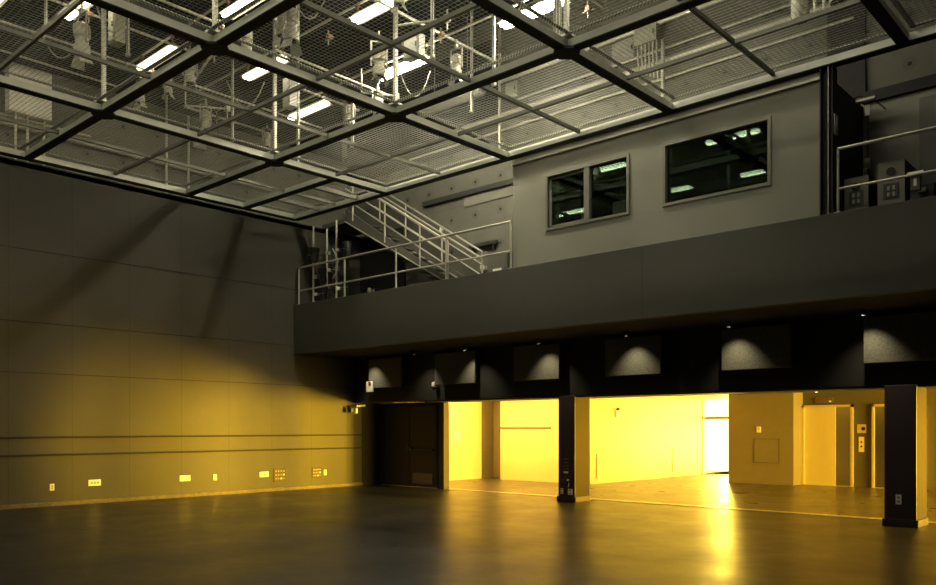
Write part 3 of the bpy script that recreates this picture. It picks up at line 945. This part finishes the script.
for y, yy in ((13.42, 13.40), (14.38, 14.40)):
    far = y > 14
    e = A0[0] + (.28 if far else .12)
    for h in ((1.12, .96) if far else (1.12,)):
        MB().tube((e, yy, zat(e) + h), (A1[0], yy, zat(A1[0]) + h), .024).build('handrail', M['rail'], st, smooth=True)
    for h in (.82, .56):
        MB().tube((e, yy, zat(e) + h), (A1[0], yy, zat(A1[0]) + h), .017).build('mid_rail', M['rail'], st, smooth=True)
    for x in ((e, -13.75, -14.98, -16.2) if not far else (e, -14.0, -15.3, -16.3)):
        z0 = 4.77 if x == e else zat(x) + .12
        MB().tube((x, yy, z0), (x, yy, zat(x) + 1.12), .02).build('post', M['rail'], st, smooth=True)
B(-17.45, -16.45, 13.4, 14.5, 6.90, 7.0).build('landing', M['stairsteel'], st)

def railing(name, label, x0, x1, posts):
    t = thing(name, label, 'railing', (x0, 12.56, 4.77), 0, 'balcony railings')
    MB().tube((x0, 12.57, 5.72), (x1, 12.57, 5.72), .025).build('top_rail', M['rail'], t, smooth=True)
    MB().tube((x0, 12.57, 5.13), (x1, 12.57, 5.13), .020).build('mid_rail', M['rail'], t, smooth=True)
    for x in posts:
        MB().tube((x, 12.57, 4.77), (x, 12.57, 5.72), .022).box(x - .05, x + .05, 12.53, 12.61, 4.77, 4.785).build('post', M['rail'], t, smooth=True)
    return t
railing('balcony_railing', 'pipe railing on the balcony edge in front of the stair', -17.35, -10.29, (-17.35, -15.5, -13.67, -12.09, -10.30))
railing('balcony_railing', 'pipe railing on the balcony edge beside the black post', -4.06, 5.8, (-4.06, -1.6, .9, 3.4, 5.8))

# flat black sheet standing for a dark recess beside the control room, above the balcony
struct(B(-4.95, -4.32, YB - .06, YB - .03, 7.25, 9.6).build('wall_dark_sheet', M['black']), 'black sheet for a dark recess in the concrete above the black post', 'wall')

# black masking in the far corner and behind the stair
struct(B(-17.45, -15.7, 14.70, YB, 4.75, 6.9).build('wall_corner', M['black']), 'black masked corner behind the stage lights', 'wall')
sl = thing('wall_slot', 'long dark strip for a groove and painted lit band across the concrete beside the stair', 'slot', (-12.5, YB, 7.2))
MB().box(-15.0, -10.3, YB - .10, YB, 7.30, 7.42).build('shadow_ledge', M['dark'], sl)
MB().box(-13.6, -10.3, YB - .03, YB, 7.05, 7.30).build('lit_band', M['alcove'], sl)  # paler strip paints the lit edge of the concrete below the groove
sh = thing('wall_shelf', 'short dark shelf bracketed on the concrete near the foot of the stair', 'shelf', (-12.9, YB, 5.9))
B(-13.35, -12.5, YB - .12, YB, 5.98, 6.06).build('shelf_board', M['dark'], sh)
for x in (-13.25, -12.6):
    B(x - .015, x + .015, YB - .1, YB, 5.85, 5.98).build('bracket', M['dark'], sh)
eb = ebox('equipment_box', 'dark box with a white tag standing by the foot of the stair', 'box', -12.35, -11.75, 14.2, YB - .05, 4.78, 5.6, 'stairsteel')
B(-12.15, -11.9, 14.17, 14.184, 5.12, 5.24).build('tag_label', M['white'], eb)

def fixture(x, y, z, label, rot=0):
    t = thing('wall_light', label, 'light', (x, y, z), rot, 'small white wall lights')
    MB().lathe([(.02, .07), (.05, .05), (.06, -.04), (.03, -.07)], 12).build('globe', M['white'], t, smooth=True, local=True)
    MB().box(-.02, .02, 0.0, .14, -.02, .02).box(-.05, .05, .12, .14, -.05, .05).build('bracket', M['midgrey'], t, local=True)
    return t
fixture(-14.05, 14.44, 6.5, 'white wall light beside the stair handrail')
fixture(-12.9, 14.66, 5.45, 'white wall light low beside the foot of the stair')
fixture(-16.9, 14.56, 5.35, 'white wall light in the dark behind the balcony railing')

# stage lights stored in the dark corner of the balcony
def make_par():
    t = thing('stage_light', 'par', 'stage light', (0, 0, 0), 0, 'black stage lights stored on the corner poles')
    MB().lathe([(.04, -.20), (.09, -.17), (.10, .02), (.12, .16), (.125, .18), (.10, .18)], 14).build('body', M['dark'], t, smooth=True, local=True)
    MB().tube((0, 0, .165), (0, 0, .185), .10, 14).build('lens', M['stainless'], t, local=True)
    mb = MB()
    for s_ in (-1, 1):
        mb.bar((s_ * .14, 0, 0), (s_ * .14, .18, .0), .03, .01)
    mb.bar((-.145, .18, 0), (.145, .18, 0), .03, .01)
    mb.build('yoke', M['midgrey'], t, local=True)
    MB().box(-.04, .04, .18, .28, -.04, .04, bev=.01).build('clamp', M['steel'], t, local=True)
    return t
for x, y, lab in ((-17.25, 12.95, 'outermost, by the panelled wall'), (-17.2, 13.35, 'middle one, set back'), (-16.3, 12.95, 'innermost, nearest the stair')):
    t = thing('storage_pole', 'upright steel pole carrying stored stage lights, ' + lab, 'pole', (x, y, 4.77), 0, 'poles in the dark balcony corner')
    MB().tube((x, y, 4.77), (x, y, 6.85), .024).build('tube', M['rail'], t, smooth=True)
    MB().tube((x, y, 4.77), (x, y, 4.80), .12, 14).build('foot', M['stairsteel'], t)
par = make_par()
PARS = [(-17.25, 12.95, 6.05, 60, 'top of the outermost pole'), (-17.25, 12.95, 5.55, 115, 'middle of the outermost pole'), (-17.25, 12.95, 5.1, 155, 'bottom of the outermost pole'),
        (-17.2, 13.35, 6.2, 100, 'top of the middle pole'), (-17.2, 13.35, 5.75, 165, 'centre of the middle pole'), (-17.2, 13.35, 5.3, 125, 'bottom of the middle pole'),
        (-16.3, 12.95, 6.1, 130, 'top of the innermost pole'), (-16.3, 12.95, 5.6, 95, 'centre of the innermost pole'), (-16.3, 12.95, 5.15, 150, 'bottom of the innermost pole')]
for i, (x, y, z, dg, lab) in enumerate(PARS):
    o = par if i == 0 else dup(par, (0, 0, 0))
    a_ = math.radians(dg)
    o.location = (x + .27 * math.sin(a_), y - .27 * math.cos(a_), z)
    o.rotation_euler = (random.uniform(-.12, .12), 0, a_)
    o['label'] = 'black stage light clamped at the ' + lab
cb = tag(MB().path([Vector(p) for p in ((-16.27, 12.80, 6.1), (-16.1, 12.76, 5.95), (-16.0, 12.76, 5.75), (-16.05, 12.76, 5.5), (-16.25, 12.80, 5.35))], .018).build('cable_loop', M['rail'], smooth=True),
         'pale loop of cable hanging beside the innermost pole', 'cable')

# ------------------------------------------------------------------ alcove beside the control room
struct(B(-4.30, XR, YB - .25, YB - .02, 4.75, 7.02).build('wall_alcove', M['alcove']), 'grey board wall at the back of the open balcony', 'wall')
struct(B(-4.30, XR, YB - .32, YB - .02, 7.02, 7.2).build('trim_11', M['black']), 'black beam along the top of the grey board wall', 'trim')
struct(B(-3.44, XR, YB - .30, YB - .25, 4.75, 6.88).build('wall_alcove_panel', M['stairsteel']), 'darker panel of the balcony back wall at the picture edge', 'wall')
def speaker(name, x0, x1, y0, y1, z0, z1, label):
    t = thing(name, label, 'speaker', ((x0 + x1) / 2, (y0 + y1) / 2, z0), 0, 'speaker cabinets on the balcony')
    B(x0, x1, y0, y1, z0, z1, bev=.01).build('cabinet', M['dark'], t)
    B(x0 + .0, x1 - .0, y0 - .012, y0, z0 + .0, z1 - .0).build('front_board', M['alcove'], t)
    xm = (x0 + x1) / 2
    MB().tube((xm, y0 - .03, z1 - .15), (xm, y0 - .012, z1 - .15), .06, 16).build('port', M['lens'], t)
    pl = B(xm - .10, xm + .10, y0 - .022, y0 - .012, z0 + .14, z0 + .36).build('socket_plate', M['dark'], t)
    for dx in (-.035, .035):
        for dz in (.20, .29):
            B(xm + dx - .014, xm + dx + .02, y0 - .03, y0 - .022, z0 + dz - .03, z0 + dz + .03).build('socket', M['grey'], pl)
    return t
speaker('speaker_cabinet', -4.06, -3.72, 12.85, 13.3, 4.77, 5.33, 'smaller grey fronted speaker box next to the black post')
speaker('speaker_cabinet', -3.58, -3.22, 12.80, 13.5, 4.77, 5.45, 'taller grey fronted speaker box with dark side, behind the railing')
wl2 = thing('wall_lamp', 'unlit lamp on a bracket arm high on the grey board wall', 'lamp', (-4.2, 14.5, 7.0))
MB().box(-4.45, -4.0, 14.15, 14.25, 6.93, 6.98, bev=.01).build('lamp_head', M['grey'], wl2)
MB().path([Vector((-4.05, 14.2, 6.95)), Vector((-3.95, 14.35, 6.85)), Vector((-3.95, 14.53, 6.85))], .012).build('arm', M['dark'], wl2)
cp = thing('cable_pole', 'dark pole with two white clips in the balcony corner', 'pole', (-4.15, 14.3, 4.77))
MB().tube((-4.15, 14.3, 4.77), (-4.15, 14.3, 6.9), .018).build('tube', M['dark'], cp)
for z in (5.85, 6.72):
    B(-4.19, -4.11, 14.25, 14.29, z, z + .17, bev=.005).build('clip', M['white'], cp)
ib = thing('intercom_box', 'small dark intercom box with a white tag hung on the railing', 'box', (-3.05, 12.6, 4.9))
B(-3.10, -2.98, 12.60, 12.68, 4.92, 5.14, bev=.006).build('box_body', M['stairsteel'], ib)
B(-3.06, -3.02, 12.59, 12.60, 4.98, 5.08).build('tag_label', M['white'], ib)
MB().box(-3.14, -2.94, 12.585, 12.61, 5.14, 5.18).build('hook', M['white'], ib)
for x0, x1, z1, lab in ((-3.15, -2.85, 5.05, 'nearest the intercom box'), (-2.78, -2.35, 5.15, 'at the picture edge')):
    f = thing('flight_case', 'low black flight case behind the railing, ' + lab, 'case', (x0, 13.0, 4.77), 0, 'black cases on the balcony')
    B(x0, x1, 12.8, 13.3, 4.77, z1, bev=.01).build('case_body', M['dark'], f)
    B(x0 + .1, x1 - .1, 12.78, 12.8, z1 - .12, z1 - .06).build('handle', M['rail'], f)
ebox('junction_box', 'small grey switch box on the black post', 'box', -4.118, -4.09, 12.54, 12.66, 5.95, 6.25, 'midgrey', '+x')

# ------------------------------------------------------------------ acoustic boards and downlights under the balcony
APX = [(-16.60, -15.35, 'first, above the black doors'), (-14.12, -12.80, 'second, above the first lit opening'), (-11.62, -10.36, 'third, ending above the switch column'),
       (-9.20, -7.93, 'fourth, cut by a bright cone of light'), (-6.67, -5.40, 'fifth, over the brown wall block'), (-4.21, -2.90, 'sixth, above the broad column')]
for a, b, lab in APX:
    t = thing('acoustic_board', 'rough grey acoustic board on the black wall, ' + lab, 'acoustic panel', ((a + b) / 2, 14.4, 2.66), 0, 'acoustic boards under the balcony')
    B(a, b, 14.27, 14.33, 2.66, 3.42, bev=.008).build('board', M['acoustic'], t)
    B(a + .05, b - .05, 14.33, 14.5, 2.70, 3.40).build('backing_frame', M['black'], t)
DLX = [(-16.35, 'over the first board'), (-14.45, 'between the first and second boards'), (-12.75, 'over the end of the second board'), (-10.60, 'over the end of the third board'),
       (-8.45, 'over the fourth board'), (-6.35, 'over the fifth board'), (-4.10, 'over the sixth board'), (-2.0, 'past the broad column')]
spot_light = bpy.data.lights.new('downlight_beam', 'SPOT')
spot_light.energy = SPOT_W
spot_light.color = (1.0, .86, .55)
spot_light.spot_size = math.radians(88)
spot_light.spot_blend = 1.0
spot_light.shadow_soft_size = .04
dl0 = None
for x, lab in DLX:
    lb = 'small black downlight under the balcony ' + lab
    if dl0 is None:
        dl0 = thing('downlight', lb, 'downlight', (0, 0, 0), 0, 'downlights washing the acoustic boards')
        MB().lathe([(.05, -.002), (.05, -.10), (.058, -.10), (.058, 0.0)], 14).build('can', M['dark'], dl0, smooth=True, local=True)
        MB().tube((0, 0, -.03), (0, 0, -.02), .045, 12).build('lamp_lens', M['lens'], dl0, local=True)
        l = bpy.data.objects.new('downlight_beam', spot_light)
        C.objects.link(l)
        l.parent = dl0
        l.location = (0, 0, -.09)
        l.rotation_euler = (math.radians(24), 0, 0)
        dl0.location = (x, 13.86, 3.50)
    else:
        dup(dl0, (x, 13.86, 3.50), 0, lb)
d5 = thing('downlight', 'tiny bright ceiling downlight before the elevator sign', 'downlight', (-8.0, 23.0, 2.62))
MB().lathe([(.05, -.03), (.06, -.02), (.06, 0), (.02, 0)], 14, (-8.0, 23.0, 2.62)).build('trim_ring', M['white'], d5)
MB().tube((-8.0, 23.0, 2.585), (-8.0, 23.0, 2.592), .04).build('lamp_lens', M['tube'], d5)

# alarm, camera and the bracket on the wall
al = thing('fire_alarm', 'white fire alarm plate with dark lens at the corner of the first board', 'alarm', (-16.55, 14.25, 2.6))
B(-16.66, -16.38, 14.235, 14.268, 2.56, 2.84, bev=.008).build('plate', M['white'], al)
B(-16.55, -16.46, 14.215, 14.235, 2.74, 2.83, bev=.006).build('strobe_lens', M['red'], al)
sc = thing('security_camera', 'small white security camera under the black wall beside the second board', 'camera', (-14.27, 14.4, 2.6))
MB().lathe([(.02, .09), (.06, .07), (.065, -.02), (.04, -.05)], 14, (-14.26, 14.40, 2.66)).build('camera_body', M['white'], sc, smooth=True)
MB().ball((-14.26, 14.38, 2.59), .045).build('dome', M['lens'], sc, smooth=True)
B(-14.31, -14.21, 14.44, 14.5, 2.62, 2.74).build('wall_plate', M['white'], sc)
wc = thing('wall_bracket', 'black bracket with chrome fittings high on the yellow lit wall', 'bracket', (XL, 14.35, 2.1))
MB().box(XL, XL + .06, 14.30, 14.44, 2.06, 2.22, bev=.008).build('back_plate', M['dark'], wc)
MB().tube((XL + .06, 14.36, 2.14), (XL + .24, 14.36, 2.14), .022).tube((XL + .22, 14.2, 2.16), (XL + .22, 14.52, 2.20), .018).box(XL + .16, XL + .26, 14.2, 14.30, 2.02, 2.14, bev=.01).build('arm', M['dark'], wc)
MB().box(XL + .2, XL + .27, 14.36, 14.43, 2.0, 2.14, bev=.01).tube((XL + .22, 14.5, 2.2), (XL + .28, 14.68, 2.22), .025).ball((XL + .25, 14.42, 2.2), .035).build('fitting', M['white'], wc)

# outlets on the panelled wall
def outlet(y, z, w_, h_, label, grp, mat='white'):
    t = thing('wall_outlet', label, 'outlet', (XL, y, z - h_ / 2), 0, grp)
    B(XL, XL + .012, y - w_ / 2, y + w_ / 2, z - h_ / 2, z + h_ / 2, bev=.003).build('cover_plate', M[mat], t)
    n = 2 if w_ < .12 else 3
    for k in range(n):
        if w_ < .12:
            B(XL + .012, XL + .016, y - .018, y + .018, z - .038 + k * .045, z - .008 + k * .045).build('socket', M['midgrey'], t)
        else:
            yy = y + (k - 1) * w_ * .25
            B(XL + .012, XL + .017, yy - .022, yy + .022, z - .028, z + .022).build('socket', M['midgrey'], t)
g1_, g2_ = 'small upright outlets on the panelled wall', 'wide white outlets on the panelled wall'
outlet(6.57, .39, .09, .14, 'small upright white outlet nearest the camera on the panelled wall', g1_)
outlet(10.26, .43, .085, .14, 'small upright white outlet between two wide ones on the panelled wall', g1_)
outlet(13.52, .41, .085, .14, 'small upright white outlet beside the smaller brown plate', g1_)
outlet(7.43, .44, .26, .13, 'wide white outlet nearest the camera on the panelled wall', g2_)
outlet(9.49, .44, .26, .13, 'wide white outlet in the middle of the panelled wall', g2_)
outlet(11.62, .44, .26, .13, 'wide white outlet beside the larger brown plate', g2_)
def iopanel(y, z, w_, h_, label):
    t = thing('connector_plate', label, 'connector plate', (XL, y, z - h_ / 2), 0, 'brown connector plates on the panelled wall')
    B(XL, XL + .014, y - w_ / 2, y + w_ / 2, z - h_ / 2, z + h_ / 2, bev=.003).build('plate', M['brownplate'], t)
    for r in range(3):
        for c in range(4):
            yy, zz = y + (c - 1.5) * w_ * .22, z + (1 - r) * h_ * .26
            mt = 'white' if (r, c) in ((1, 3), (2, 2)) else 'kick'
            MB().tube((XL + .014, yy, zz), (XL + .024, yy, zz), .02, 10).build('connector', M[mt], t)
iopanel(12.08, .41, .36, .36, 'larger square brown connector plate low on the panelled wall')
iopanel(13.24, .42, .30, .30, 'smaller square brown connector plate low on the panelled wall')

# plates on the columns
sp = thing('switch_panel', 'dark strip of small switches and sockets on the front of the switch column', 'switch panel', (-10.31, 14.47, .3))
B(-10.47, -10.13, 14.462, 14.47, .30, 1.0).build('backing_plate', M['column'], sp)
for z in (.93, .85, .78, .71):
    for x in (-10.36, -10.31, -10.26):
        B(x - .018, x + .018, 14.456, 14.462, z - .012, z + .012).build('switch', M['kick'], sp)
B(-10.37, -10.25, 14.455, 14.462, .62, .66).build('name_strip', M['white'], sp)
B(-10.35, -10.24, 14.456, 14.462, .535, .55).build('switch_strip', M['red'], sp)
for x, mt in ((-10.38, 'kick'), (-10.26, 'white')):
    B(x - .03, x + .03, 14.455, 14.462, .455, .495).build('switch', M[mt], sp)
MB().path([Vector((-10.23, 14.45, .42)), Vector((-10.22, 14.44, .36)), Vector((-10.25, 14.45, .32))], .006).build('cord', M['white'], sp)
def front_outlet(x, z, w_, h_, label, y=14.47):
    t = thing('wall_outlet', label, 'outlet', (x, y, z - h_ / 2))
    B(x - w_ / 2, x + w_ / 2, y - .012, y, z - h_ / 2, z + h_ / 2, bev=.003).build('cover_plate', M['white'], t)
    for dz in (-.032, .032):
        B(x - .018, x + .018, y - .016, y - .012, z + dz - .018, z + dz + .018).build('socket', M['midgrey'], t)
front_outlet(-10.42, .23, .07, .12, 'narrow white outlet low on the switch column')
front_outlet(-10.20, .22, .12, .13, 'broad white outlet low on the switch column')
front_outlet(-3.735, .44, .085, .16, 'single white outlet on the broad dark column')

# corridor fittings
ww = thing('added_corridor_light', 'long added light, unseen from the studio, brightening the corridor wall behind the first opening', 'light', (-15.1, 17.6, 2.62))  # added fixture, hidden above the lintel, to brighten the far wall
MB().box(-17.0, -13.2, 17.5, 17.7, 2.60, 2.618).build('diffuser', M['added_wash'], ww)
MB().box(-17.03, -13.17, 17.46, 17.5, 2.585, 2.618).box(-17.03, -13.17, 17.7, 17.74, 2.585, 2.618).build('trim_ring', M['white'], ww)
wwl = area('added_corridor_lamp', (0, 0, -.04), (math.radians(30), 0, 0), 3.7, .18, 250, (1.0, .64, .14))
wwl.parent = ww
hr = thing('wall_rail', 'thin rail along the glowing wall behind the first opening', 'rail', (-15.3, 19.4, 1.6))
B(-16.30, -14.35, 19.36, 19.385, 1.58, 1.63, bev=.005).build('rail_bar', M['brown'], hr)
for x in (-16.2, -15.3, -14.45):
    B(x - .02, x + .02, 19.385, 19.4, 1.585, 1.625).build('bracket', M['brown'], hr)
wb_ = thing('wall_plate', 'white notice plate on the bright streaked corridor wall', 'plate', (-17.1, 18.25, 1.22))
B(-17.1, -17.085, 18.1, 18.4, 1.22, 1.50, bev=.003).build('plate', M['white'], wb_)
ss = thing('wall_sounder', 'dark sounder with pale base high on the glowing passage wall', 'alarm', (-13, 20.82, 2.1))
B(-13.0, -12.97, 20.76, 20.90, 1.92, 2.10, bev=.005).build('base_plate', M['white'], ss)
MB().tube((-12.985, 20.82, 2.16), (-12.9, 20.82, 2.16), .045, 14).build('horn', M['dark'], ss, smooth=True)
def access(name, label, y0, y1, z0, z1):
    t = thing(name, label, 'access panel', (-13, (y0 + y1) / 2, z0), 0, 'flush access panels in the passage wall')
    B(-12.998, -12.992, y0, y1, z0, z1).build('panel_door', M['passage'], t)
    mb = MB().box(-12.998, -12.988, y0 - .012, y0, z0, z1).box(-12.998, -12.99, y1, y1 + .012, z0, z1).box(-12.998, -12.99, y0, y1, z1, z1 + .012)
    mb.build('panel_edge', M['brown'], t)
access('access_panel', 'flush access panel in the passage wall nearest the switch column', 19.75, 20.9, .15, .85)
access('access_panel', 'flush access panel in the passage wall, farther towards the bright gap', 24.2, 25.4, .15, .95)
for y, z in ((22.2, .42), (23.9, .5)):
    t = thing('wall_outlet', 'faint white outlet low on the glowing passage wall, ' + ('nearer one' if y < 23 else 'farther one'), 'outlet', (-13, y, z - .07))
    B(-13.0, -12.985, y - .05, y + .05, z - .07, z + .07, bev=.003).build('cover_plate', M['white'], t)
    B(-12.985, -12.98, y - .02, y + .02, z - .03, z + .03).build('socket', M['grey'], t)
th = thing('thermostat', 'small bright thermostat on the brown wall block', 'thermostat', (-9.53, 22.8, 1.5))
B(-9.59, -9.47, 22.775, 22.8, 1.47, 1.64, bev=.005).build('thermostat_body', M['white'], th)
B(-9.56, -9.50, 22.768, 22.775, 1.56, 1.61).build('display', M['brass'], th)
ap = thing('access_panel', 'square flush access panel in the brown wall block', 'access panel', (-9.3, 22.8, .6))
B(-9.66, -8.96, 22.79, 22.797, .62, 1.28).build('panel_door', M['brown'], ap)
MB().box(-9.675, -9.66, 22.786, 22.797, .61, 1.29).box(-8.96, -8.945, 22.786, 22.797, .61, 1.29).box(-9.675, -8.945, 22.786, 22.797, 1.28, 1.295).box(-9.675, -8.945, 22.786, 22.797, .605, .62).build('panel_edge', M['elevwall'], ap)
cbx = thing('call_plate', 'upright bright elevator call plate with two buttons', 'call plate', (-6.97, 23.5, 1.0))
B(-7.05, -6.91, 23.48, 23.5, .95, 1.36, bev=.004).build('plate', M['strip2'], cbx)
for z in (1.10, 1.22):
    MB().tube((-6.98, 23.47, z), (-6.98, 23.48, z), .025, 12).build('button', M['brownplate'], cbx)
ci = thing('floor_indicator', 'square brass plate above the elevator call plate', 'indicator', (-6.97, 23.5, 1.5))
B(-7.09, -6.86, 23.48, 23.5, 1.46, 1.70, bev=.004).build('plate', M['brass'], ci)
MB().tube((-6.93, 23.472, 1.58), (-6.93, 23.48, 1.58), .05, 14).build('dial', M['brownplate'], ci)
es = thing('elevator_sign', 'small dull red sign above the first elevator door', 'sign', (-7.95, 23.5, 2.3))
B(-8.2, -7.72, 23.46, 23.5, 2.30, 2.45, bev=.004).build('sign_plate', M['kick'], es)
B(-8.17, -7.80, 23.45, 23.46, 2.37, 2.43).build('sign_band', M['red'], es)
B(-7.82, -7.76, 23.45, 23.46, 2.32, 2.36).build('sign_lamp', M['white'], es)
